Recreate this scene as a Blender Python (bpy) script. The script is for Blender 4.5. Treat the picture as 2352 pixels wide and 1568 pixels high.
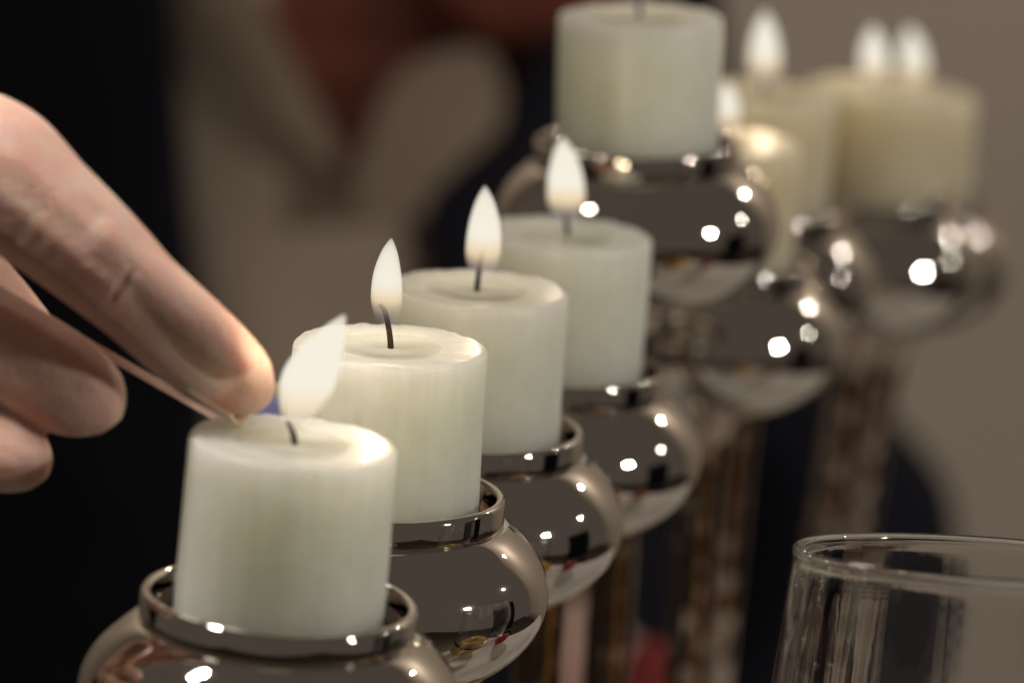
import bpy, bmesh, math, random
from math import radians, sin, cos, pi, sqrt
import numpy as np
from mathutils import Vector, Matrix, noise
from mathutils.bvhtree import BVHTree

for o in list(bpy.data.objects):
    bpy.data.objects.remove(o, do_unlink=True)
SC = bpy.context.scene
COL = SC.collection
random.seed(7)

# ------------------------------------------------------------------ camera
F_PX, W_PX, H_PX = 11100.0, 2352.0, 1568.0
PITCH, ROLL = radians(13.0), radians(3.5)
CAM = Vector((0.0, 0.0, 0.508))
ROT = Matrix.Rotation(pi / 2 - PITCH, 3, 'X') @ Matrix.Rotation(ROLL, 3, 'Z')
cam_d = bpy.data.cameras.new('camera')
cam = bpy.data.objects.new('camera', cam_d)
COL.objects.link(cam)
cam.location = CAM
cam.rotation_euler = ROT.to_euler()
cam_d.sensor_width = 36.0
cam_d.lens = F_PX / W_PX * 36.0
cam_d.clip_start, cam_d.clip_end = 0.05, 60.0
cam_d.dof.use_dof = True
cam_d.dof.focus_distance = 0.985
cam_d.dof.aperture_fstop = 9.0
cam_d.dof.aperture_blades = 0
SC.camera = cam

def P(x, y, z):
    """A point seen at (x, y) of the 2352 x 1568 picture, z metres along the view axis."""
    return CAM + ROT @ Vector(((x - W_PX / 2) / F_PX * z, -(y - H_PX / 2) / F_PX * z, -z))

def px(n, z):
    return n * z / F_PX

# ------------------------------------------------------------------ world, lamps, exposure
wd = bpy.data.worlds.new('World')
SC.world = wd
wd.use_nodes = True
bg = wd.node_tree.nodes['Background']
bg.inputs['Color'].default_value = (1.0, 0.83, 0.68, 1)
bg.inputs['Strength'].default_value = 0.082

def lamp(name, kind, loc, power, color, size, target=None, size_y=None):
    d = bpy.data.lights.new(name, kind)
    d.energy = power
    d.color = color
    if kind == 'AREA':
        d.size = size
        if size_y:
            d.shape = 'RECTANGLE'; d.size_y = size_y
        else:
            d.shape = 'DISK'
    else:
        d.shadow_soft_size = size
    o = bpy.data.objects.new(name, d)
    COL.objects.link(o)
    o.location = loc
    if target is not None:
        o.rotation_euler = (Vector(target) - Vector(loc)).to_track_quat('-Z', 'Y').to_euler()
    return o

def polar(c, az, el, dist):
    a, e = radians(az), radians(el)
    return Vector(c) + Vector((sin(a) * cos(e), cos(a) * cos(e), sin(e))) * dist
MID = (0.02, 1.05, 0.24)
# a narrow spot added to light the hand alone, and a bare bulb up left whose mirror image sits on the near bowl
sp = lamp('hand_spot', 'SPOT', polar((-0.10, 0.925, 0.29), -98, 66, 0.60), 26.0, (1, 0.90, 0.80), 0.05, (-0.112, 0.922, 0.285))
sp.data.spot_size = radians(17); sp.data.spot_blend = 0.8
lamp('bulb', 'POINT', polar((-0.06, 0.92, 0.27), -100, 60, 0.9), 2.6, (1, 0.92, 0.82), 0.045)
lamp('room_lamp', 'POINT', polar(MID, 46, 30, 2.6), 9, (1, 0.93, 0.84), 0.022)
lamp('room_lamp', 'POINT', polar(MID, 78, 22, 2.6), 7, (1, 0.93, 0.84), 0.022)
lamp('room_lamp', 'AREA', polar(MID, 116, 18, 2.6), 20, (1, 0.93, 0.84), 0.19, MID, 0.055)

lamp('wall_fill', 'AREA', (-0.75, 2.3, 1.75), 7.0, (1, 0.90, 0.78), 0.5, (0.5, 3.1, 0.2))  # unseen area light added to brighten the back wall

SC.view_settings.view_transform = 'Standard'
SC.view_settings.look = 'None'
SC.view_settings.exposure = 0.0
SC.view_settings.gamma = 1.0
SC.view_settings.use_curve_mapping = False
SC.render.engine = 'CYCLES'
SC.cycles.use_denoising = True
SC.cycles.max_bounces = 14
SC.cycles.transparent_max_bounces = 24
SC.cycles.caustics_reflective = False
SC.cycles.caustics_refractive = False
SC.cycles.sample_clamp_indirect = 4.0

# ------------------------------------------------------------------ helpers
def tag(o, label=None, cat=None, group=None, kind=None):
    if label: o['label'] = label
    if cat: o['category'] = cat
    if group: o['group'] = group
    if kind: o['kind'] = kind
    return o

def empty(name, loc):
    o = bpy.data.objects.new(name, None)
    COL.objects.link(o)
    o.location = loc
    o.empty_display_size = 0.02
    return o

def mesh_obj(name, verts, faces, mat, parent=None, loc=(0, 0, 0), smooth=True):
    me = bpy.data.meshes.new(name)
    me.from_pydata([tuple(v) for v in verts], [], faces)
    me.update()
    if smooth:
        for p in me.polygons: p.use_smooth = True
    me.materials.append(mat)
    o = bpy.data.objects.new(name, me)
    COL.objects.link(o)
    o.location = loc
    if parent: o.parent = parent
    return o

def apply_mods(o):
    dg = bpy.context.evaluated_depsgraph_get()
    dg.update()
    me = bpy.data.meshes.new_from_object(o.evaluated_get(dg))
    o.modifiers.clear()
    old = o.data
    o.data = me
    bpy.data.meshes.remove(old)
    for p in me.polygons: p.use_smooth = True
    return o

def recalc(o):
    bm = bmesh.new(); bm.from_mesh(o.data)
    bmesh.ops.recalc_face_normals(bm, faces=bm.faces)
    bm.to_mesh(o.data); bm.free()

def lathe(prof, n=72, warp=None):
    vs, fs = [], []
    for (r, z) in prof:
        for k in range(n):
            a = 2 * pi * k / n
            v = Vector((r * cos(a), r * sin(a), z))
            vs.append(warp(v, a) if warp else v)
    for i in range(len(prof) - 1):
        for k in range(n):
            k2 = (k + 1) % n
            fs.append((i * n + k, i * n + k2, (i + 1) * n + k2, (i + 1) * n + k))
    return vs, fs

def tube(points, radii, n=16, cap=True):
    """Round tube along points, closed ends."""
    pts = [Vector(p) for p in points]
    vs, fs = [], []
    up = Vector((0.13, 0.9, 0.4)).normalized()
    for i, p in enumerate(pts):
        t = (pts[min(i + 1, len(pts) - 1)] - pts[max(i - 1, 0)]).normalized()
        a = t.cross(up)
        if a.length < 1e-4: a = t.cross(Vector((1, 0, 0)))
        a.normalize(); b = t.cross(a)
        for k in range(n):
            th = 2 * pi * k / n
            vs.append(p + (a * cos(th) + b * sin(th)) * radii[i])
    for i in range(len(pts) - 1):
        for k in range(n):
            k2 = (k + 1) % n
            fs.append((i * n + k, i * n + k2, (i + 1) * n + k2, (i + 1) * n + k))
    if cap:
        fs.append(tuple(range(n - 1, -1, -1)))
        fs.append(tuple((len(pts) - 1) * n + k for k in range(n)))
    return vs, fs

def catmull(keys, m):
    """keys: tuples of numbers; m samples per span."""
    out = []
    n = len(keys)
    for i in range(n - 1):
        p0, p1, p2, p3 = keys[max(i - 1, 0)], keys[i], keys[i + 1], keys[min(i + 2, n - 1)]
        for s in range(m):
            t = s / m
            out.append(tuple(0.5 * (2 * b + (c - a) * t + (2 * a - 5 * b + 4 * c - d) * t * t + (3 * b - a - 3 * c + d) * t ** 3)
                             for a, b, c, d in zip(p0, p1, p2, p3)))
    out.append(tuple(keys[-1]))
    return out

def interp(tab, t):
    if t <= tab[0][0]: return tab[0][1]
    for (a, va), (b, vb) in zip(tab, tab[1:]):
        if t <= b:
            return va + (vb - va) * (t - a) / (b - a)
    return tab[-1][1]

# ------------------------------------------------------------------ materials
def new_mat(name):
    m = bpy.data.materials.new(name)
    m.use_nodes = True
    nt = m.node_tree
    return m, nt, nt.nodes['Principled BSDF']

def N(nt, t, **kw):
    n = nt.nodes.new(t)
    for k, v in kw.items(): setattr(n, k, v)
    return n

def noise_tex(nt, scale, detail=3, rough=0.5, vec=None):
    n = N(nt, 'ShaderNodeTexNoise')
    n.inputs['Scale'].default_value = scale
    n.inputs['Detail'].default_value = detail
    n.inputs['Roughness'].default_value = rough
    if vec: nt.links.new(vec, n.inputs['Vector'])
    return n

def ramp(nt, src, stops):
    r = N(nt, 'ShaderNodeValToRGB')
    el = r.color_ramp.elements
    while len(el) < len(stops): el.new(0.5)
    for e, (p, c) in zip(el, stops):
        e.position = p
        e.color = (c, c, c, 1) if isinstance(c, (int, float)) else (*c, 1)
    nt.links.new(src, r.inputs['Fac'])
    return r

def bump(nt, b, height, strength, dist=0.001):
    n = N(nt, 'ShaderNodeBump')
    n.inputs['Strength'].default_value = strength
    n.inputs['Distance'].default_value = dist
    nt.links.new(height, n.inputs['Height'])
    nt.links.new(n.outputs['Normal'], b.inputs['Normal'])
    return n

def mat_simple(name, col, rough=0.6, var=0.25, scale=60, bump_s=0.0, bscale=400, bdist=0.0006):
    m, nt, b = new_mat(name)
    tc = N(nt, 'ShaderNodeTexCoord')
    n = noise_tex(nt, scale, 4, 0.55, tc.outputs['Object'])
    r = ramp(nt, n.outputs['Fac'], [(0.3, tuple(c * (1 - var) for c in col)), (0.7, tuple(min(1, c * (1 + var)) for c in col))])
    nt.links.new(r.outputs['Color'], b.inputs['Base Color'])
    b.inputs['Roughness'].default_value = rough
    if bump_s:
        n2 = noise_tex(nt, bscale, 3, 0.5, tc.outputs['Object'])
        bump(nt, b, n2.outputs['Fac'], bump_s, bdist)
    return m

# polished nickel-like metal with faint smudges
M_CHROME, nt, b = new_mat('polished_metal')
b.inputs['Metallic'].default_value = 1.0
tc = N(nt, 'ShaderNodeTexCoord')
n1 = noise_tex(nt, 45, 5, 0.6, tc.outputs['Object'])
r1 = ramp(nt, n1.outputs['Fac'], [(0.42, 0.02), (0.62, 0.05), (0.8, 0.13)])
nt.links.new(r1.outputs['Color'], b.inputs['Roughness'])
r2 = ramp(nt, n1.outputs['Fac'], [(0.3, (0.76, 0.72, 0.67)), (0.8, (0.68, 0.64, 0.59))])
nt.links.new(r2.outputs['Color'], b.inputs['Base Color'])

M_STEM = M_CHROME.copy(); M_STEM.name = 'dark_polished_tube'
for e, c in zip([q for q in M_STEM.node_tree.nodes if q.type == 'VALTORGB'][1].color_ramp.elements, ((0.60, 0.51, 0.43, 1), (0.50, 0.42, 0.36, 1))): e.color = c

def wax(name, col):
    m, nt, b = new_mat(name)
    tc = N(nt, 'ShaderNodeTexCoord')
    mp = N(nt, 'ShaderNodeMapping')
    mp.inputs['Scale'].default_value = (1, 1, 0.06)
    nt.links.new(tc.outputs['Object'], mp.inputs['Vector'])
    streak = noise_tex(nt, 420, 4, 0.6, mp.outputs['Vector'])
    blot = noise_tex(nt, 60, 4, 0.6, tc.outputs['Object'])
    mix = N(nt, 'ShaderNodeMath', operation='MULTIPLY_ADD')
    nt.links.new(streak.outputs['Fac'], mix.inputs[0]); mix.inputs[1].default_value = 0.6
    nt.links.new(blot.outputs['Fac'], mix.inputs[2])
    r = ramp(nt, mix.outputs[0], [(0.5, tuple(c * 0.85 for c in col)), (1.05, col)])
    nt.links.new(r.outputs['Color'], b.inputs['Base Color'])
    b.inputs['Subsurface Weight'].default_value = 1.0
    b.inputs['Subsurface Radius'].default_value = (1.0, 0.95, 0.82)
    b.inputs['Subsurface Scale'].default_value = 0.03
    sx = N(nt, 'ShaderNodeSeparateXYZ'); nt.links.new(tc.outputs['Object'], sx.inputs[0])
    cb = N(nt, 'ShaderNodeCombineXYZ'); nt.links.new(sx.outputs['X'], cb.inputs['X']); nt.links.new(sx.outputs['Y'], cb.inputs['Y'])
    ln = N(nt, 'ShaderNodeVectorMath', operation='LENGTH'); nt.links.new(cb.outputs[0], ln.inputs[0])
    wob = N(nt, 'ShaderNodeMath', operation='MULTIPLY_ADD')          # wet wax round the wick, dry towards the rim
    nt.links.new(blot.outputs['Fac'], wob.inputs[0]); wob.inputs[1].default_value = 0.006
    nt.links.new(ln.outputs['Value'], wob.inputs[2])
    mr = N(nt, 'ShaderNodeMapRange')
    mr.inputs['From Min'].default_value = 0.0105; mr.inputs['From Max'].default_value = 0.0155
    mr.inputs['To Min'].default_value = 0.08; mr.inputs['To Max'].default_value = 0.34
    nt.links.new(wob.outputs[0], mr.inputs['Value'])
    nt.links.new(mr.outputs[0], b.inputs['Roughness'])
    b.inputs['Specular IOR Level'].default_value = 0.45
    bump(nt, b, mix.outputs[0], 0.12, 0.0006)
    return m
M_WAX = wax('ivory_wax', (0.885, 0.92, 0.785))
M_WAX_OLD_DIM = wax('yellowed_dim_wax', (0.76, 0.69, 0.50))  # yellowed wax, its duller colour also standing in for weaker light

M_WICK = mat_simple('charred_wick', (0.05, 0.03, 0.022), 0.9, 0.5, 900)
M_MATCH = mat_simple('match_wood', (0.5, 0.34, 0.27), 0.7, 0.15, 200)
M_CHAR = mat_simple('charred_match_head', (0.03, 0.018, 0.015), 0.9, 0.4, 900)

def flame_mat(name, stops_c, stops_d, glow):
    """Glowing sooty gas: a volume that absorbs a little and shines, thin and bluish at the foot."""
    m = bpy.data.materials.new(name); m.use_nodes = True
    nt = m.node_tree; nt.nodes.clear()
    out = N(nt, 'ShaderNodeOutputMaterial')
    tc = N(nt, 'ShaderNodeTexCoord')
    sep = N(nt, 'ShaderNodeSeparateXYZ')
    nt.links.new(tc.outputs['Generated'], sep.inputs[0])
    rc = ramp(nt, sep.outputs['Z'], stops_c)
    rd = ramp(nt, sep.outputs['Z'], [(p, v / 1000.0) for p, v in stops_d])
    mul = N(nt, 'ShaderNodeMath', operation='MULTIPLY'); mul.inputs[1].default_value = 1000.0
    nt.links.new(rd.outputs['Color'], mul.inputs[0])
    mul2 = N(nt, 'ShaderNodeMath', operation='MULTIPLY'); mul2.inputs[1].default_value = glow
    nt.links.new(mul.outputs[0], mul2.inputs[0])
    ab = N(nt, 'ShaderNodeVolumeAbsorption'); ab.inputs['Color'].default_value = (0, 0, 0, 1)
    nt.links.new(mul.outputs[0], ab.inputs['Density'])
    em = N(nt, 'ShaderNodeEmission')
    nt.links.new(rc.outputs['Color'], em.inputs['Color']); nt.links.new(mul2.outputs[0], em.inputs['Strength'])
    ad = N(nt, 'ShaderNodeAddShader')
    nt.links.new(ab.outputs[0], ad.inputs[0]); nt.links.new(em.outputs[0], ad.inputs[1])
    nt.links.new(ad.outputs[0], out.inputs['Volume'])
    return m
M_FLAME = flame_mat('flame',
    [(0.0, (0.25, 0.35, 0.7)), (0.14, (0.5, 0.45, 0.42)), (0.3, (0.95, 0.72, 0.45)), (0.5, (1.0, 0.94, 0.80)), (1.0, (1.0, 0.93, 0.78))],
    [(0.0, 8), (0.12, 40), (0.24, 160), (0.38, 600), (1.0, 750)], 0.93)
M_FLAME_NEW = flame_mat('fresh_flame',
    [(0.0, (0.55, 0.5, 0.5)), (0.1, (0.8, 0.68, 0.52)), (0.25, (1.0, 0.84, 0.6)), (0.45, (1.0, 0.94, 0.80)), (1.0, (1.0, 0.93, 0.78))],
    [(0.0, 60), (0.1, 140), (0.25, 330), (0.42, 650), (1.0, 750)], 0.93)
M_BLUE = flame_mat('match_flame_foot',
    [(0.0, (0.16, 0.30, 0.9)), (0.55, (0.2, 0.32, 0.8)), (0.75, (0.9, 0.6, 0.3)), (1.0, (1.0, 0.8, 0.5))],
    [(0.0, 45), (0.5, 40), (0.75, 120), (1.0, 420)], 0.9)

# skin
def skin(name, col, deep, scale):
    m, nt, b = new_mat(name)
    tc = N(nt, 'ShaderNodeTexCoord')
    n1 = noise_tex(nt, 70, 5, 0.6, tc.outputs['Object'])
    r = ramp(nt, n1.outputs['Fac'], [(0.3, deep), (0.6, col)])
    nt.links.new(r.outputs['Color'], b.inputs['Base Color'])
    b.inputs['Subsurface Weight'].default_value = 1.0
    b.inputs['Subsurface Radius'].default_value = (1.0, 0.28, 0.14)
    b.inputs['Subsurface Scale'].default_value = scale
    b.inputs['Roughness'].default_value = 0.48
    b.inputs['Specular IOR Level'].default_value = 0.35
    n2 = noise_tex(nt, 900, 4, 0.6, tc.outputs['Object'])
    v = N(nt, 'ShaderNodeTexVoronoi'); v.inputs['Scale'].default_value = 1400
    nt.links.new(tc.outputs['Object'], v.inputs['Vector'])
    ad = N(nt, 'ShaderNodeMath', operation='ADD')
    nt.links.new(n2.outputs['Fac'], ad.inputs[0]); nt.links.new(v.outputs['Distance'], ad.inputs[1])
    bump(nt, b, ad.outputs[0], 0.4, 0.0006)
    return m
M_SKIN = skin('hand_skin', (0.72, 0.52, 0.44), (0.66, 0.38, 0.31), 0.0042)
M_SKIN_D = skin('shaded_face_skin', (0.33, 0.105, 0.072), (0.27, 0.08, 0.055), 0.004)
M_NAIL, nt, b = new_mat('nail')
b.inputs['Base Color'].default_value = (0.74, 0.55, 0.44, 1)
b.inputs['Roughness'].default_value = 0.25

def cloth(name, col, rough=0.9):
    m, nt, b = new_mat(name)
    tc = N(nt, 'ShaderNodeTexCoord')
    n = noise_tex(nt, 14, 4, 0.6, tc.outputs['Object'])
    r = ramp(nt, n.outputs['Fac'], [(0.3, tuple(c * 0.8 for c in col)), (0.7, col)])
    nt.links.new(r.outputs['Color'], b.inputs['Base Color'])
    b.inputs['Roughness'].default_value = rough
    w = noise_tex(nt, 800, 2, 0.5, tc.outputs['Object'])
    bump(nt, b, w.outputs['Fac'], 0.3, 0.0006)
    return m
M_SUIT = cloth('black_suit_cloth', (0.017, 0.017, 0.025))
M_SUIT.node_tree.nodes['Principled BSDF'].inputs['Specular IOR Level'].default_value = 0.08
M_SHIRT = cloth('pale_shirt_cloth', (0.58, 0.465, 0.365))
M_SHIRT_DIM = cloth('dimmed_shirt_cloth', (0.34, 0.26, 0.195))  # same shirt fabric, darkened to tone down lamp light on the collar
M_TABLE = cloth('white_tablecloth', (0.78, 0.75, 0.71))
M_RED = cloth('red_cloth', (0.26, 0.03, 0.028))
M_WALL = mat_simple('warm_wall_paint', (0.70, 0.60, 0.50), 0.85, 0.06, 1.2, 0.25, 90, 0.002)

M_FLOOR = mat_simple('dark_wood_floor', (0.05, 0.032, 0.022), 0.5, 0.4, 3, 0.2, 40)
M_GLASS, nt, b = new_mat('clear_glass')
b.inputs['Base Color'].default_value = (1, 1, 1, 1)
b.inputs['Transmission Weight'].default_value = 1.0
b.inputs['Roughness'].default_value = 0.0
b.inputs['IOR'].default_value = 1.5
M_PASTRY = mat_simple('yellow_apple_skin', (0.62, 0.36, 0.05), 0.25, 0.25, 40, 0.1, 60, 0.001)
M_JAM = mat_simple('red_apple_skin', (0.38, 0.04, 0.03), 0.25, 0.35, 60)

# ------------------------------------------------------------------ setting
D = 0.040                                   # candle diameter
vs, fs = [], []
nx, ny = 30, 30
for j in range(ny + 1):
    for i in range(nx + 1):
        x = -0.20 + 0.62 * i / nx; y = 0.80 + 0.76 * j / ny
        vs.append((x, y, 0.0012 * noise.noise((x * 5, y * 5, 0))))
for j in range(ny):
    for i in range(nx):
        a = j * (nx + 1) + i
        fs.append((a, a + 1, a + nx + 2, a + nx + 1))
t = mesh_obj('table', vs, fs, M_TABLE)
so = t.modifiers.new('s', 'SOLIDIFY'); so.thickness = 0.03; so.offset = -1
apply_mods(t)
t.location.z = -0.0015
tag(t, kind='structure')

vs, fs = [], []
for j in range(13):
    for i in range(41):
        x = -3.0 + 6.0 * i / 40; z = -0.75 + 3.2 * j / 12
        vs.append((x, 3.1 + 0.0015 * noise.noise((x * 3, z * 3, 1)), z))
for j in range(12):
    for i in range(40):
        a = j * 41 + i
        fs.append((a, a + 1, a + 42, a + 41))
w = mesh_obj('wall', vs, fs, M_WALL)
so = w.modifiers.new('s', 'SOLIDIFY'); so.thickness = 0.1; so.offset = 1
apply_mods(w); recalc(w)
tag(w, kind='structure')

vs, fs = [], []
for j in range(21):
    for i in range(21):
        vs.append((-4 + 8 * i / 20, -4 + 7.05 * j / 20, -0.75))
for j in range(20):
    for i in range(20):
        a = j * 21 + i
        fs.append((a, a + 1, a + 22, a + 21))
fl = mesh_obj('floor', vs, fs, M_FLOOR)
tag(fl, kind='structure')

# ------------------------------------------------------------------ menorah
TOP_PX = [(675, 1015), (895, 795), (1097, 665), (1302, 538), (1470, 38), (1665, 325), (1757, 215), (2010, 200), (2095, 215)]
DEPTH = [0.92 * (1 + 0.074 * (3.8 if i == 4 else i)) for i in range(9)]
DEPTH[0] = 0.917
TOPS = [P(x, y, DEPTH[i]) for i, (x, y) in enumerate(TOP_PX)]
TILT = [(0.0, 2.2), (0, -0.3), (0, 0.2), (0, 0.5), (0, -2.6), (0, 0), (0, 0.6), (0, -0.5), (0, 0.8)]   # lean about y, degrees
BASE_XY = (TOPS[4].x, TOPS[4].y)
menorah = empty('menorah', (BASE_XY[0], BASE_XY[1], 0))
tag(menorah, 'polished silver nine-cup menorah with round bowls on straight tube stems', 'menorah')

A_, B_ = 0.885 * D, 0.55 * D
def cup_profiles():
    outer = []
    for k in range(30):                     # underside pole to the neck joint
        th = -pi / 2 + (pi / 2 + math.acos(0.66 * D / A_)) * k / 29
        outer.append((max(0.0006, A_ * cos(th)), B_ * sin(th)))
    zj = outer[-1][1]
    rj = outer[-1][0]
    bowl = outer + [(rj - 0.0010, zj + 0.0004), (rj - 0.0030, zj - 0.0008), (rj - 0.003, zj - 0.004), (0.0006, zj - 0.0045)]
    r = rj - 0.0009
    zt = zj + 0.155 * D
    neck = [(r - 0.0012, zj - 0.0012), (r - 0.0004, zj - 0.0002), (r, zj + 0.0005), (r - 0.0001, zj + 0.05 * D), (r - 0.0001, zt - 0.0012),
            (r - 0.0003, zt - 0.0005), (r - 0.0008, zt - 0.0001), (r - 0.0013, zt), (r - 0.0018, zt - 0.0003),
            (r - 0.0021, zt - 0.001), (r - 0.0024, zt - 0.004), (r - 0.0026, zj - 0.0010)]
    return bowl, neck, zt, zj - 0.0045
BOWL, NECK, Z_RIM, Z_FLOOR = cup_profiles()
STEP_RIM = 0.76 * D                         # candle top above the rim
cup_me = neck_me = None
cup_frames = []
for i, T in enumerate(TOPS):
    rot = Matrix.Rotation(radians(TILT[i][1]), 4, 'Y') @ Matrix.Rotation(radians(TILT[i][0]), 4, 'X')
    c = T - (rot.to_3x3() @ Vector((0, 0, STEP_RIM + Z_RIM)))
    if cup_me is None:
        v, f = lathe(BOWL, 96)
        cup = mesh_obj('cup', v, f, M_CHROME, menorah); recalc(cup); cup_me = cup.data
        v, f = lathe(NECK, 96)
        neck = mesh_obj('neck', v, f, M_CHROME, cup); recalc(neck); neck_me = neck.data
    else:
        cup = bpy.data.objects.new('cup', cup_me); COL.objects.link(cup); cup.parent = menorah
        neck = bpy.data.objects.new('neck', neck_me); COL.objects.link(neck); neck.parent = cup
    cup.location = c - menorah.location
    cup.rotation_euler = rot.to_euler()
    if i == 0: cup.scale = (1.05, 1.05, 1.0)
    cup_frames.append((c, rot))
    # tube stem, flaring into the bowl, gently rippled, the far ones leaning in towards the base
    topz = c.z - B_ + 0.0015
    lean = [0, 0, 0, 0, 0, 0.0, -0.006, -0.014, -0.018][i]
    R = 0.145 * D
    top = Vector((c.x, c.y, topz)); foot = Vector((c.x + lean, c.y, 0.0115))
    hgt = topz - foot.z
    pts, rad = [], []
    for k in range(121):
        t = k / 120
        d = (1 - t) * hgt
        pts.append(foot + (top - foot) * t - menorah.location)
        rad.append(R * (1 + 0.7 * math.exp(-d / 0.005)) + 0.00016 * noise.noise(Vector((d * 130, i * 3.1, 0.5))) * (1 - math.exp(-d / 0.012)))
    v, f = tube(pts, rad, 40)
    for q in range(len(v)):                 # faint hammered dimples
        k = q // 40
        ax = pts[min(k, len(pts) - 1)]
        d = (v[q] - ax)
        fade = 1 - math.exp(-(1 - min(k, 120) / 120) * hgt / 0.008)
        v[q] = v[q] + d.normalized() * 0.00028 * fade * noise.noise(Vector((v[q].x * 260, v[q].y * 260, v[q].z * 170 + i * 9)))
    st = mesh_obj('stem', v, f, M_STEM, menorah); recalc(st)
# base: a long rounded bar under the stems
dirv = (TOPS[8] - TOPS[0]); dirv.z = 0; L = dirv.length; dirv.normalize()
side = Vector((-dirv.y, dirv.x, 0))
mid = (TOPS[8] + TOPS[0]) / 2; mid.z = 0
outl = []
hw, hl = 0.038, L / 2 + 0.03
for k in range(24):
    a = pi * k / 23
    outl.append(mid + dirv * (hl + hw * 0.6 * sin(a)) + side * (hw * cos(a)))
for k in range(24):
    a = pi * k / 23
    outl.append(mid - dirv * (hl + hw * 0.6 * sin(a)) - side * (hw * cos(a)))
vs, fs = [], []
levels = [(0, 1.0), (0.004, 1.0), (0.009, 0.97), (0.0118, 0.9), (0.0122, 0.8)]
n = len(outl)
for z, s in levels:
    for p in outl:
        q = mid + (p - mid) * 1.0
        off = (p - mid); a = off.dot(dirv); bb = off.dot(side)
        q = mid + dirv * (a - math.copysign(hw * (1 - s), a)) + side * (bb * s)
        vs.append(Vector((q.x, q.y, z)) - menorah.location)
for i in range(len(levels) - 1):
    for k in range(n):
        k2 = (k + 1) % n
        fs.append((i * n + k, i * n + k2, (i + 1) * n + k2, (i + 1) * n + k))
fs.append(tuple((len(levels) - 1) * n + k for k in range(n)))
fs.append(tuple(range(n - 1, -1, -1)))
ba = mesh_obj('base', vs, fs, M_CHROME, menorah); recalc(ba)

# ------------------------------------------------------------------ candles
def flame_mesh(name, axis, half, mat, parent, origin, n=28, squash=1.0):
    """axis: world points from foot to tip, half: half-widths in metres."""
    keys = catmull([tuple(a) + (h,) for a, h in zip(axis, half)], 6)
    pts = [Vector(k[:3]) - origin for k in keys]
    rad = [max(0.00015, k[3]) for k in keys]
    v, f = tube(pts, rad, n)
    o = mesh_obj(name, v, f, mat, parent)
    recalc(o)
    at = o.data.attributes.new('height', 'FLOAT', 'POINT')
    m = len(pts) - 1
    for q in range(len(o.data.vertices)):
        at.data[q].value = (q // n) / m
    return o

def candle(i, label, flame_px, wick_px, power, mat=M_WAX, special=None):
    T = TOPS[i]; c, rot = cup_frames[i]
    depth = DEPTH[i]
    R3 = rot.to_3x3()
    foot = c + R3 @ Vector((0, 0, Z_FLOOR + 0.0003))
    root = empty('candle', foot)
    tag(root, label, 'candle', 'white pillar candles burning in the menorah')
    H = (T - foot).length + 0.0004
    seed = i * 13.7
    rr = D / 2
    prof = [(0.0004, 0), (rr * 0.6, 0), (rr - 0.0012, 0.0), (rr - 0.0002, 0.001)]
    for k in range(1, 14):
        prof.append((rr, 0.001 + (H - 0.0042) * k / 13))
    prof += [(rr - 0.00005, H - 0.0012), (rr - 0.00025, H - 0.0006), (rr - 0.0007, H - 0.00015), (rr - 0.0014, H), (rr - 0.0024, H - 0.0001),
             (rr - 0.0045, H - 0.0002), (rr - 0.008, H - 0.0004), (rr * 0.42, H - 0.0006), (rr * 0.36, H - 0.0008), (rr * 0.12, H - 0.0010), (0.0004, H - 0.0007)]
    def warp(v, a):
        r = sqrt(v.x ** 2 + v.y ** 2)
        u = Vector((cos(a), sin(a), 0))
        k = max(0.0, min(1.0, (v.z - H + 0.004) / 0.004)) * min(1.0, r / rr) ** 4
        dz = 0.0005 * noise.noise(Vector((cos(a) * 4.5, sin(a) * 4.5, seed))) + 0.00035 * noise.noise(Vector((cos(a) * 13, sin(a) * 13, seed + 3)))
        dr = 0.00045 * noise.noise(Vector((cos(a) * 2, sin(a) * 2, v.z * 40 + seed))) + 0.00012 * noise.noise(Vector((cos(a) * 22, sin(a) * 22, v.z * 15 + seed)))
        if i == 0: dr += 0.00022 * noise.noise(Vector((cos(a) * 30, sin(a) * 30, v.z * 8)))
        dr *= min(1.0, r / rr) ** 10
        return v + u * dr + Vector((0, 0, dz * k))
    v, f = lathe(prof, 128, warp)
    wx = mesh_obj('wax', v, f, mat, root); recalc(wx)
    wx.rotation_euler = rot.to_euler()
    # wick
    wp = [P(x, y, depth) for x, y in wick_px]
    keys = catmull([tuple(p) for p in wp], 6)
    pts = [Vector(k) - foot for k in keys]
    m = len(pts) - 1
    v, f = tube(pts, [0.00072 - 0.00022 * q / m for q in range(m + 1)], 10)
    wk = mesh_obj('wick', v, f, M_WICK, root); recalc(wk)
    # flame, thin round body of glowing gas, and its own light
    ax = [P(x, y, depth) for x, y, h in flame_px]
    hf = [px(h, depth) for x, y, h in flame_px]
    flame_mesh('flame', ax, hf, M_FLAME_NEW if i == 0 else M_FLAME, root, foot)
    lx, ly, _ = flame_px[len(flame_px) // 2]
    l = lamp('flame_light', 'POINT', P(lx, ly, depth) - foot, power, (1.0, 0.80, 0.54), px(max(h for _, _, h in flame_px) * 0.55, depth))
    l.parent = root
    return root

def std_flame(x0, y0, x1, y1, hw, lean=0.0):
    ks = [(0, 0.35), (0.08, 0.7), (0.25, 0.97), (0.42, 1.0), (0.62, 0.88), (0.82, 0.58), (0.94, 0.27), (1.0, 0.06)]
    return [(x0 + (x1 - x0) * t + lean * sin(pi * t), y0 + (y1 - y0) * t, 1.1 * hw * k) for t, k in ks]

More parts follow.
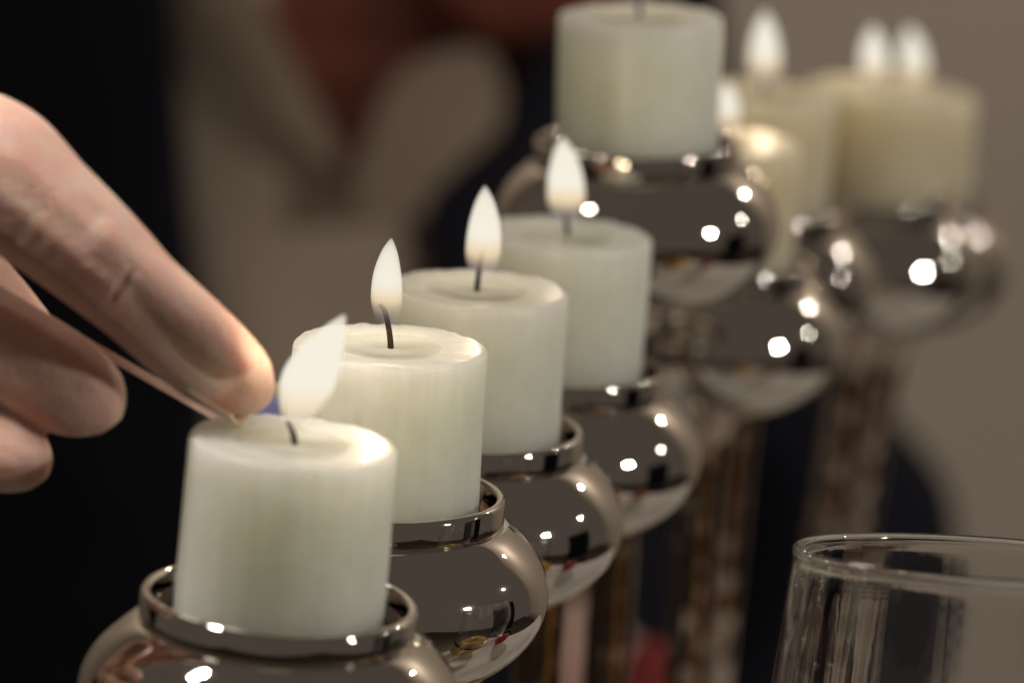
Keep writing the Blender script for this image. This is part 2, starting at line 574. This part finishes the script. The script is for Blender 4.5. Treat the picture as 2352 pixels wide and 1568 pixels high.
PW = 0.175
candle(0, 'nearest candle, being lit, its wide flame leaning away from the hand',
       [(668, 1000, 9), (672, 976, 24), (684, 934, 46), (706, 876, 62), (736, 822, 52), (766, 768, 30), (788, 730, 9), (794, 722, 1)],
       [(676, 1036), (676, 1010), (670, 988), (660, 966)], PW * 3.0)
candle(1, 'second candle from the front, just behind the one being lit',
       std_flame(890, 752, 899, 547, 33, -6), [(896, 812), (897, 790), (893, 755), (884, 715), (872, 698)], PW)
candle(2, 'third candle from the front, its wick standing straight inside the flame',
       std_flame(1104, 648, 1114, 427, 37, 3), [(1096, 680), (1096, 660), (1100, 625), (1106, 590), (1110, 570)], PW)
candle(3, 'fourth candle from the front, in front of the raised middle candle',
       std_flame(1300, 520, 1291, 314, 40, 4), [(1303, 556), (1303, 535), (1301, 505), (1298, 485)], PW * 0.5)
candle(4, 'raised middle candle standing higher than all others, flame cut by top edge',
       std_flame(1470, 14, 1474, -190, 40, -4), [(1468, 60), (1469, 35), (1470, 8), (1471, -15)], PW)
candle(5, 'candle mostly hidden behind the raised middle candle, flame at its right edge',
       std_flame(1670, 312, 1667, 186, 26, 4), [(1665, 340), (1666, 318), (1667, 296)], PW * 0.6, M_WAX_OLD_DIM)
candle(6, 'third candle from the far end, single flame right of the raised candle',
       std_flame(1757, 208, 1757, 26, 33, 0), [(1757, 232), (1757, 205), (1757, 185)], PW, M_WAX_OLD_DIM)
candle(7, 'second candle from the far end, left of the two flames side by side',
       std_flame(2012, 206, 2006, 58, 30, -2), [(2011, 222), (2011, 198), (2011, 178)], PW, M_WAX_OLD_DIM)
candle(8, 'farthest candle at the far end, yellowish, right of the two flames',
       std_flame(2100, 212, 2088, 60, 30, 4), [(2096, 236), (2097, 206), (2098, 188)], PW, M_WAX_OLD_DIM)

# ------------------------------------------------------------------ blobs: continuous bodies from overlapping spheres
def ico_data(sub=2):
    bm = bmesh.new(); bmesh.ops.create_icosphere(bm, subdivisions=sub, radius=1.0)
    vs = [v.co.copy() for v in bm.verts]; fs = [tuple(v.index for v in f.verts) for f in bm.faces]
    bm.free(); return vs, fs
ICO = ico_data(2)

def body(name, chains, mat, voxel, parent=None, origin=Vector((0, 0, 0)), smooth=4, flat=1.0):
    """chains: lists of (point, radius); grown together into one closed skin."""
    vs, fs = [], []
    view = ROT @ Vector((0, 0, 1))
    for ch in chains:
        keys = catmull([tuple(p) + (r,) for p, r in ch], 10) if len(ch) > 1 else [tuple(ch[0][0]) + (ch[0][1],)]
        last = None
        for k in keys:
            p = Vector(k[:3]); r = k[3]
            if last is not None and (p - last).length < r * 0.12: continue
            last = p
            o = len(vs)
            for v in ICO[0]:
                q = v * r
                q = q - view * (q.dot(view) * (1 - flat))
                vs.append(p + q - origin)
            fs += [tuple(a + o for a in f) for f in ICO[1]]
    ob = mesh_obj(name, vs, fs, mat, parent)
    m = ob.modifiers.new('r', 'REMESH'); m.mode = 'VOXEL'; m.voxel_size = voxel
    m = ob.modifiers.new('s', 'SMOOTH'); m.factor = 0.5; m.iterations = smooth
    apply_mods(ob)
    ob.data.materials.clear(); ob.data.materials.append(mat)
    return ob

def carve(ob, a, b, width, depth, origin):
    """press a groove into the skin along the segment a-b (only the side near it)."""
    a = a - origin; b = b - origin
    ab = b - a
    for v in ob.data.vertices:
        t = max(0, min(1, (v.co - a).dot(ab) / ab.length_squared))
        d = (v.co - (a + ab * t)).length
        if d < width * 3:
            fade = 1 - abs(2 * t - 1) ** 4
            v.co -= v.normal * depth * math.exp(-(d / width) ** 2) * fade

# ------------------------------------------------------------------ hand with match
ZT = 0.925
def ch(lst, z0, z1=None):
    n = len(lst); out = []
    for k, (x, y, r) in enumerate(lst):
        z = z0 if z1 is None else z0 + (z1 - z0) * k / (n - 1)
        out.append((P(x, y, z), px(r, z)))
    return out
HO = P(-900, 700, 0.97)
hand_root = empty('person', HO)
tag(hand_root, 'hand reaching in from the left, fingertips and thumb holding a match at the nearest candle', 'person')
thumb = ch([(-330, 480, 200), (-200, 360, 178), (-100, 350, 168), (0, 398, 166), (90, 476, 150), (180, 552, 139), (260, 624, 128), (320, 680, 119),
            (400, 752, 117), (465, 808, 113), (515, 848, 104), (550, 876, 84), (574, 896, 56)], 0.918, 0.922)
ZBEND = [0.93, 0.926, 0.922, 0.918, 0.916, 0.915, 0.915, 0.917, 0.920, 0.923, 0.925, 0.926, 0.927]
thumb = [(P(x, y, z), px(r, z)) for (x, y, r), z in zip([(-330, 480, 200), (-200, 360, 178), (-100, 350, 168), (0, 398, 166), (90, 476, 150), (180, 552, 139), (260, 624, 128), (320, 680, 119), (400, 752, 117), (465, 808, 113), (515, 848, 104), (550, 876, 84), (574, 896, 56)], ZBEND)]
index = ch([(-420, 640, 150), (-300, 650, 140), (-180, 700, 134), (-90, 745, 130), (0, 796, 127), (80, 842, 126), (140, 878, 122), (185, 902, 106), (222, 922, 72)], 0.94, 0.926)
middle = ch([(-460, 860, 140), (-330, 890, 118), (-220, 940, 110), (-110, 985, 106), (-30, 1022, 104), (25, 1044, 92), (62, 1060, 62)], 0.94, 0.928)
ring = ch([(-480, 1050, 125), (-380, 1080, 105), (-280, 1120, 98), (-190, 1160, 94), (-140, 1180, 70)], 0.935, 0.91)
little = ch([(-500, 1200, 105), (-420, 1230, 88), (-340, 1265, 80), (-280, 1290, 60)], 0.94, 0.915)
palm1 = ch([(-330, 500, 210), (-480, 620, 220), (-650, 740, 240), (-850, 830, 270), (-1050, 900, 250), (-1300, 960, 260), (-1700, 1040, 300)], 0.955, 0.985)
palm2 = ch([(-430, 680, 170), (-560, 860, 190), (-700, 930, 220), (-900, 900, 240)], 0.945, 0.97)
palm3 = ch([(-470, 1000, 140), (-600, 1050, 170), (-800, 1000, 210)], 0.945, 0.97)
palm4 = ch([(-500, 1200, 105), (-620, 1150, 140), (-800, 1050, 180)], 0.945, 0.97)
web = ch([(-380, 520, 190), (-250, 560, 155), (-140, 610, 125), (-40, 668, 92), (40, 712, 56), (110, 752, 24)], 0.936, 0.948)
ridge = ch([(230, 560, 70), (310, 625, 66), (390, 690, 64), (460, 745, 62), (515, 790, 56), (555, 830, 40)], 0.9095, 0.916)
hand = body('hand', [thumb, ridge, web, index, middle, ring, little, palm1, palm2, palm3, palm4], M_SKIN, 0.00065, hand_root, HO, 8, 0.92)
bvh = BVHTree.FromPolygons([v.co + HO for v in hand.data.vertices], [tuple(p.vertices) for p in hand.data.polygons])
def on_skin(x, y):
    d = (P(x, y, 1.0) - CAM).normalized()
    hit = bvh.ray_cast(CAM, d)
    return hit[0]
def grooves(ob, lines, origin):
    """press fine creases into the skin along lines drawn on its surface (width, depth in metres)."""
    n = len(ob.data.vertices)
    co = np.empty(n * 3); ob.data.vertices.foreach_get('co', co); co = co.reshape(-1, 3)
    no = np.empty(n * 3); ob.data.vertices.foreach_get('normal', no); no = no.reshape(-1, 3)
    tot = np.zeros(n)
    for pts, w, dp in lines:
        ks = [k[:2] for k in catmull([(a, b, 0.0) for a, b in pts], 6)]
        q = [on_skin(*k) for k in ks]
        q = [np.array(k - origin) for k in q if k is not None]
        best = np.full(n, 9.0); par = np.zeros(n)
        for m in range(len(q) - 1):
            a, b2 = q[m], q[m + 1]; ab = b2 - a
            if ab @ ab > 4e-5 or ab @ ab < 1e-14: continue
            t = np.clip(((co - a) @ ab) / (ab @ ab), 0, 1)
            d = np.linalg.norm(co - (a + t[:, None] * ab), axis=1)
            up = d < best
            best[up] = d[up]; par[up] = (m + t[up]) / max(1, len(q) - 1)
        fade = 1 - np.abs(2 * par - 1) ** 3
        tot += fade * dp * 0.12 * (np.exp(-(best / w) ** 2) - 0.35 * np.exp(-((best - 2.0 * w) / w) ** 2))
    co -= no * tot[:, None]
    ob.data.vertices.foreach_set('co', co.ravel())
    ob.data.update()
rw = random.Random(3)
lines = [([(252, 696), (266, 672), (284, 648), (310, 616)], 0.0005, 0.0055),
         ([(232, 676), (256, 640), (282, 600)], 0.0006, 0.0004), ([(282, 722), (300, 690), (334, 648)], 0.0006, 0.00035),
         ([(268, 540), (290, 522), (322, 496)], 0.0007, 0.0005), ([(300, 566), (322, 548), (345, 530)], 0.0006, 0.0003),
         ([(-20, 400), (60, 452), (150, 520), (260, 590), (330, 640)], 0.0014, 0.0006),
         ([(10, 300), (0, 340), (5, 390), (20, 420)], 0.0012, 0.0006),
         ([(0, 600), (30, 560), (70, 500), (110, 470)], 0.0010, 0.0006), ([(40, 616), (76, 570), (110, 530), (140, 500)], 0.0009, 0.00055),
         ([(90, 630), (120, 590), (150, 556)], 0.0008, 0.0005), ([(150, 650), (176, 612), (196, 590)], 0.0008, 0.0004),
         ([(60, 760), (90, 800), (110, 850), (112, 900)], 0.0007, 0.0005), ([(40, 770), (70, 810), (88, 860)], 0.0007, 0.0003)]
for k in range(26):
    x = rw.uniform(20, 480); y = 420 + (x - 20) * 0.82 + rw.uniform(-90, 90)
    a = rw.uniform(-0.35, 0.35); L2 = rw.uniform(14, 34)
    dx, dy = 0.62 * cos(a) + 0.78 * sin(a), -0.78 * cos(a) + 0.62 * sin(a)
    lines.append(([(x - dx * L2, y - dy * L2), (x + rw.uniform(-3, 3), y + rw.uniform(-3, 3)), (x + dx * L2, y + dy * L2)], 0.0005, rw.uniform(0.0001, 0.0003)))
grooves(hand, lines, HO)
hand.data.update()
# thumb nail: thin curved plate on the far lower side of the tip, seen almost edge-on
nvs, nfs = [], []
axis = (P(560, 884, 0.922) - P(465, 808, 0.922)).normalized()
awayv = (ROT @ Vector((0, 0, -1)))
dn = (P(500, 960, 0.922) - P(560, 884, 0.922)).normalized()
dn = (dn - axis * dn.dot(axis)).normalized()
dors = (awayv * 0.55 + dn * 0.83).normalized()
lat = axis.cross(dors).normalized()
cen = P(545, 872, 0.922)
nu, nv = 14, 10
for j in range(nv + 1):
    for i in range(nu + 1):
        u = -1 + 2 * i / nu; t = j / nv
        ang = u * radians(62)
        r = 0.0080
        rag = 0.0006 * (1 - u * u) if j == nv else 0
        p = cen + (dors * cos(ang) + lat * sin(ang)) * r + axis * (-0.0075 + 0.0128 * t * (1 - 0.12 * u * u) + rag) - dors * 0.0016 * t * t
        nvs.append(p - HO)
for j in range(nv):
    for i in range(nu):
        a = j * (nu + 1) + i
        nfs.append((a, a + 1, a + nu + 2, a + nu + 1))
nail = mesh_obj('nail', nvs, nfs, M_NAIL, hand)
so = nail.modifiers.new('s', 'SOLIDIFY'); so.thickness = 0.0005; so.offset = 0
apply_mods(nail)
# dark sleeve on the wrist, outside the picture
sl = body('sleeve', [ch([(-1300, 960, 340), (-1800, 1060, 380), (-2600, 1150, 430)], 0.985, 1.1)], M_SUIT, 0.003, hand_root, HO, 3)

MO = P(195, 792, 0.9390)
match = empty('matchstick', MO)
tag(match, 'thin wooden matchstick pinched under the thumb, its head burning at the wick', 'match')
m0, m1 = P(195, 784, 0.9390), P(612, 1024, 0.9375)
v, f = tube([m0 - MO, (m0 + m1) / 2 - MO, m1 - MO], [0.00115] * 3, 4)
st = mesh_obj('stick', v, f, M_MATCH, match, smooth=False); recalc(st)
dv = (m1 - m0).normalized()
v, f = tube([m1 - MO + dv * k for k in (-0.0035, -0.002, 0.0, 0.0015, 0.002)], [0.0012, 0.0015, 0.0017, 0.0012, 0.0003], 12)
hd = mesh_obj('head', v, f, M_CHAR, match); recalc(hd)
flame_mesh('flame', [P(592, 985, 0.9375), P(606, 960, 0.9375), P(622, 934, 0.9375), P(636, 906, 0.9375), P(644, 884, 0.9375), P(650, 868, 0.9375)],
           [px(q, 0.9375) for q in (18, 40, 36, 24, 13, 2)], M_BLUE, match, MO)

# ------------------------------------------------------------------ drinking glass
GZ = 0.955
gr = P(2272, 1262, GZ)
g_h = gr.z
gl_loc = Vector((gr.x, gr.y, 0.0))
RG = px(448, GZ)
gl_loc -= Vector((0, sin(radians(9)) * 0.109, 0))
glass = empty('wine_glass', gl_loc)
tag(glass, 'clear wine glass at the lower right in front of the menorah stems', 'glass')
zb = g_h - 0.105                            # bottom of the bowl
outer = [(0.0045, zb - 0.004), (0.010, zb - 0.0015), (0.022, zb + 0.005), (0.033, zb + 0.016), (0.0395, zb + 0.031), (0.0420, zb + 0.046), (0.0420, zb + 0.058),
         (0.0412, zb + 0.075), (0.0398, zb + 0.090), (RG + 0.0001, g_h - 0.004), (RG + 0.0003, g_h - 0.0014), (RG + 0.0001, g_h - 0.0005), (RG - 0.0005, g_h)]
inner = [(RG - 0.0011, g_h - 0.0004), (RG - 0.0014, g_h - 0.0014), (RG - 0.0011, g_h - 0.004), (0.0387, zb + 0.090), (0.0401, zb + 0.075), (0.0408, zb + 0.058), (0.0407, zb + 0.046),
         (0.0381, zb + 0.031), (0.0315, zb + 0.0175), (0.0205, zb + 0.0075), (0.008, zb + 0.003), (0.0004, zb + 0.002)]
keys = catmull([(r, z, 0.0) for r, z in outer], 3) + catmull([(r, z, 0.0) for r, z in inner], 3)
prof = [(0.0004, zb - 0.004)] + [(max(r, 0.0004), z) for r, z, _ in keys]
def flute(v, a):
    k = 0.00008 * sin(a * 5 + v.z * 30) + 0.00010 * sin(a * 40) * min(1, max(0, (g_h - v.z) / 0.02))
    return v + Vector((cos(a), sin(a), 0)) * k
v, f = lathe(prof, 128, flute)
gb = mesh_obj('bowl', v, f, M_GLASS, glass); recalc(gb)
piv = Vector((0, 0, zb - 0.004))
rm = Matrix.Rotation(radians(-9), 3, 'X')
off = rm @ (Vector((0, 0, g_h)) - piv) + piv - Vector((0, 0, g_h))
for q in gb.data.vertices:
    q.co = rm @ (q.co - piv) + piv
prof = [(0.0004, 0.0), (0.034, 0.0), (0.0345, 0.0008), (0.033, 0.0018), (0.02, 0.0032), (0.009, 0.006), (0.0048, 0.012), (0.0038, 0.03), (0.0036, 0.08), (0.0042, zb - 0.012), (0.0046, zb - 0.0043), (0.0004, zb - 0.0043)]
v, f = lathe(prof, 64)
gs = mesh_obj('stem', v, f, M_GLASS, glass); recalc(gs)

# ------------------------------------------------------------------ person standing behind
ZP = 2.000
PO = P(780, 1500, 2.080)
man = empty('person', PO)
tag(man, 'blurred person in a black suit and open white shirt collar, bending over the candles', 'person')
def zc(x, y, z):                            # rounded chest
    return z + 1.1e-7 * (x - 760) ** 2
fig = body('body', [
    ch([(1300, -1150, 380), (1320, -950, 480), (1330, -700, 520), (1310, -450, 470), (1260, -260, 360)], 2.000),          # skull and face
    ch([(1040, -260, 230), (1090, -130, 200), (1140, -60, 165), (1185, -55, 160), (1300, -110, 190), (1480, -320, 200)], 1.935),  # jaw and chin
    ch([(1205, -380, 60), (1215, -300, 80), (1218, -290, 70)], 1.880),                                                     # nose
    ch([(860, -620, 90), (870, -520, 100), (890, -430, 70)], 2.000), ch([(1800, -620, 90), (1790, -520, 100), (1770, -430, 70)], 2.000),  # ears
    ch([(1180, -420, 350), (1020, -150, 340), (920, 100, 345), (850, 380, 360)], 2.030),                  # neck
    ch([(850, 380, 330), (800, 800, 420), (740, 1600, 480)], 2.10, 2.22),
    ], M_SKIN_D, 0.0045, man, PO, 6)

def panel(name, left, right, y0, y1, z, mat, thick, parent=man, nxp=24, nyp=40, curve=zc):
    vs, fs = [], []
    for j in range(nyp + 1):
        y = y0 + (y1 - y0) * j / nyp
        a, b2 = interp(left, y), interp(right, y)
        for i in range(nxp + 1):
            x = a + (b2 - a) * i / nxp
            e = min(i, nxp - i) / nxp
            dz = 0.004 * noise.noise(Vector((x * 0.004, y * 0.003, z * 7))) + (0.006 if e == 0 else 0)
            vs.append(P(x, y, curve(x, y, z) + dz) - PO)
    for j in range(nyp):
        for i in range(nxp):
            a = j * (nxp + 1) + i
            fs.append((a, a + 1, a + nxp + 2, a + nxp + 1))
    o = mesh_obj(name, vs, fs, mat, parent)
    s = o.modifiers.new('s', 'SOLIDIFY'); s.thickness = thick; s.offset = 1
    s = o.modifiers.new('b', 'SUBSURF'); s.levels = 1; s.render_levels = 1
    apply_mods(o); recalc(o)
    return o
shirt = panel('shirt', [(-300, 150), (1800, 350)], [(-300, 450), (0, 602), (380, 800), (440, 860), (470, 1000), (1800, 1050)], -300, 1800, 1.948, M_SHIRT, 0.004)
panel('collar', [(-250, 330), (0, 462), (300, 640), (420, 780)], [(-250, 470), (0, 606), (300, 762), (420, 826)], -250, 420, 1.932, M_SHIRT_DIM, 0.004, shirt)
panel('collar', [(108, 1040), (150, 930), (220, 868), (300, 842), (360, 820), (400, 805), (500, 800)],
      [(108, 1100), (135, 1140), (220, 1170), (300, 1156), (360, 1090), (400, 1040), (450, 990), (500, 975)], 108, 500, 1.920, M_SHIRT_DIM, 0.006, shirt)
jacket = panel('jacket', [(-300, -1100), (1800, -1200)], [(-300, 393), (0, 409), (450, 442), (750, 474), (1100, 505), (1800, 545)], -300, 1800, 1.920, M_SUIT, 0.008, nxp=40)
panel('jacket_front', [(-300, 1420), (100, 1215), (200, 1185), (300, 1165), (410, 1010), (470, 962), (650, 972), (1000, 905), (1800, 765)],
      [(-300, 1640), (400, 1700), (900, 1600), (1800, 1560)], -300, 1800, 1.935, M_SUIT, 0.008, jacket, nxp=30)
arm = body('sleeve', [ch([(1500, 200, 170), (1560, 600, 190), (1720, 950, 235), (1890, 1200, 300), (1900, 1340, 305), (1840, 1560, 295), (1600, 1800, 260), (1300, 1950, 220)], 2.080, 2.020)], M_SUIT, 0.005, jacket, PO, 4)
body('hand', [ch([(1330, 1960, 150), (1290, 1780, 170), (1280, 1640, 165)], 2.020, 1.980),
              ch([(1210, 1640, 75), (1200, 1520, 72), (1230, 1440, 62)], 1.970), ch([(1300, 1600, 78), (1290, 1500, 74), (1300, 1415, 64)], 1.960),
              ch([(1380, 1600, 76), (1370, 1510, 72), (1370, 1435, 60)], 1.970), ch([(1440, 1650, 70), (1440, 1570, 66), (1430, 1500, 52)], 1.980),
              ch([(1180, 1780, 80), (1120, 1700, 74), (1110, 1600, 62)], 1.970)], M_SKIN, 0.0025, fig, PO, 4)

# small red thing seen between the stems: a loosely bunched napkin
RO = P(1490, 1540, 1.50); RO.z = 0.0
def rz(x, y, r): return (P(x, y, 1.53), px(r, 1.53))
nap = body('napkin', [[rz(1495, 1525, 62), rz(1505, 1570, 85), rz(1490, 1620, 110), rz(1480, 1680, 130)], [rz(1420, 1640, 70), rz(1560, 1650, 70)]], M_RED, 0.002, None, Vector((0, 0, 0)), 2)
tag(nap, 'small red bunched cloth seen between the menorah stems', 'napkin')

# ------------------------------------------------------------------ fruit on the table, seen mirrored in the bowls
def apple(name, loc, R, mat, label, tilt, cat='fruit'):
    root = empty(name, loc)
    tag(root, label, cat)
    prof = []
    for k in range(33):
        th = -pi / 2 + pi * k / 32
        r = R * cos(th) * (1 + 0.06 * sin(th))
        z = R * (0.92 + 0.92 * sin(th)) 
        dip = max(0, 1 - (r / (0.45 * R)) ** 2)
        z -= 0.30 * R * dip * (1 if th > 0 else -0.4)
        prof.append((max(r, 0.0003), z))
    def lob(v, a):
        return v * 1.0 + Vector((cos(a), sin(a), 0)) * (0.03 * R * cos(5 * a) * min(1, sqrt(v.x ** 2 + v.y ** 2) / R))
    v, f = lathe(prof, 40, lob)
    fl = mesh_obj('flesh', v, f, mat, root); recalc(fl)
    fl.rotation_euler = tilt
    zt = R * 1.84 - 0.30 * R
    v, f = tube([(0, 0, zt), (0.001, 0, zt + 0.008), (0.004, 0.001, zt + 0.018)], [0.0013, 0.0011, 0.0015], 8)
    st = mesh_obj('stalk', v, f, M_WICK, fl); recalc(st)
apple('grapefruit', (0.262, 0.882, 0.0), 0.066, M_PASTRY, 'big yellow grapefruit on the tablecloth, mirrored gold in the second bowl', (radians(12), radians(-24), 0), 'fruit')
apple('apple', (0.33, 1.02, 0.0), 0.042, M_JAM, 'dark red apple on the tablecloth behind the yellow grapefruit', (0, radians(10), 0), 'apple')

# dark chair to the right of the table, the black patch mirrored in every bowl
CH = Vector((0.98, 1.10, -0.75))
chair = empty('chair', CH)
chair.rotation_euler = (0, 0, radians(80))
tag(chair, 'dark upholstered chair beside the table, a black patch mirrored in the bowls', 'chair')
def soft_box(name, c, h, mat, parent, bev=0.012):
    bm = bmesh.new(); bmesh.ops.create_cube(bm, size=1.0)
    for q in bm.verts: q.co = Vector((q.co.x * h[0], q.co.y * h[1], q.co.z * h[2])) + Vector(c)
    bmesh.ops.bevel(bm, geom=list(bm.edges), offset=bev, segments=3, affect='EDGES', profile=0.6)
    me = bpy.data.meshes.new(name); bm.to_mesh(me); bm.free()
    for p in me.polygons: p.use_smooth = True
    me.materials.append(mat)
    o = bpy.data.objects.new(name, me); COL.objects.link(o); o.parent = parent
    return o
soft_box('seat', (0, 0, 0.45), (0.46, 0.44, 0.08), M_SUIT, chair, 0.03)
soft_box('backrest', (0, -0.20, 0.85), (0.44, 0.06, 0.62), M_SUIT, chair, 0.028)
for sx in (-1, 1):
    for sy in (-1, 1):
        soft_box('leg', (sx * 0.19, sy * 0.18, 0.205), (0.04, 0.04, 0.41), M_FLOOR, chair, 0.006)
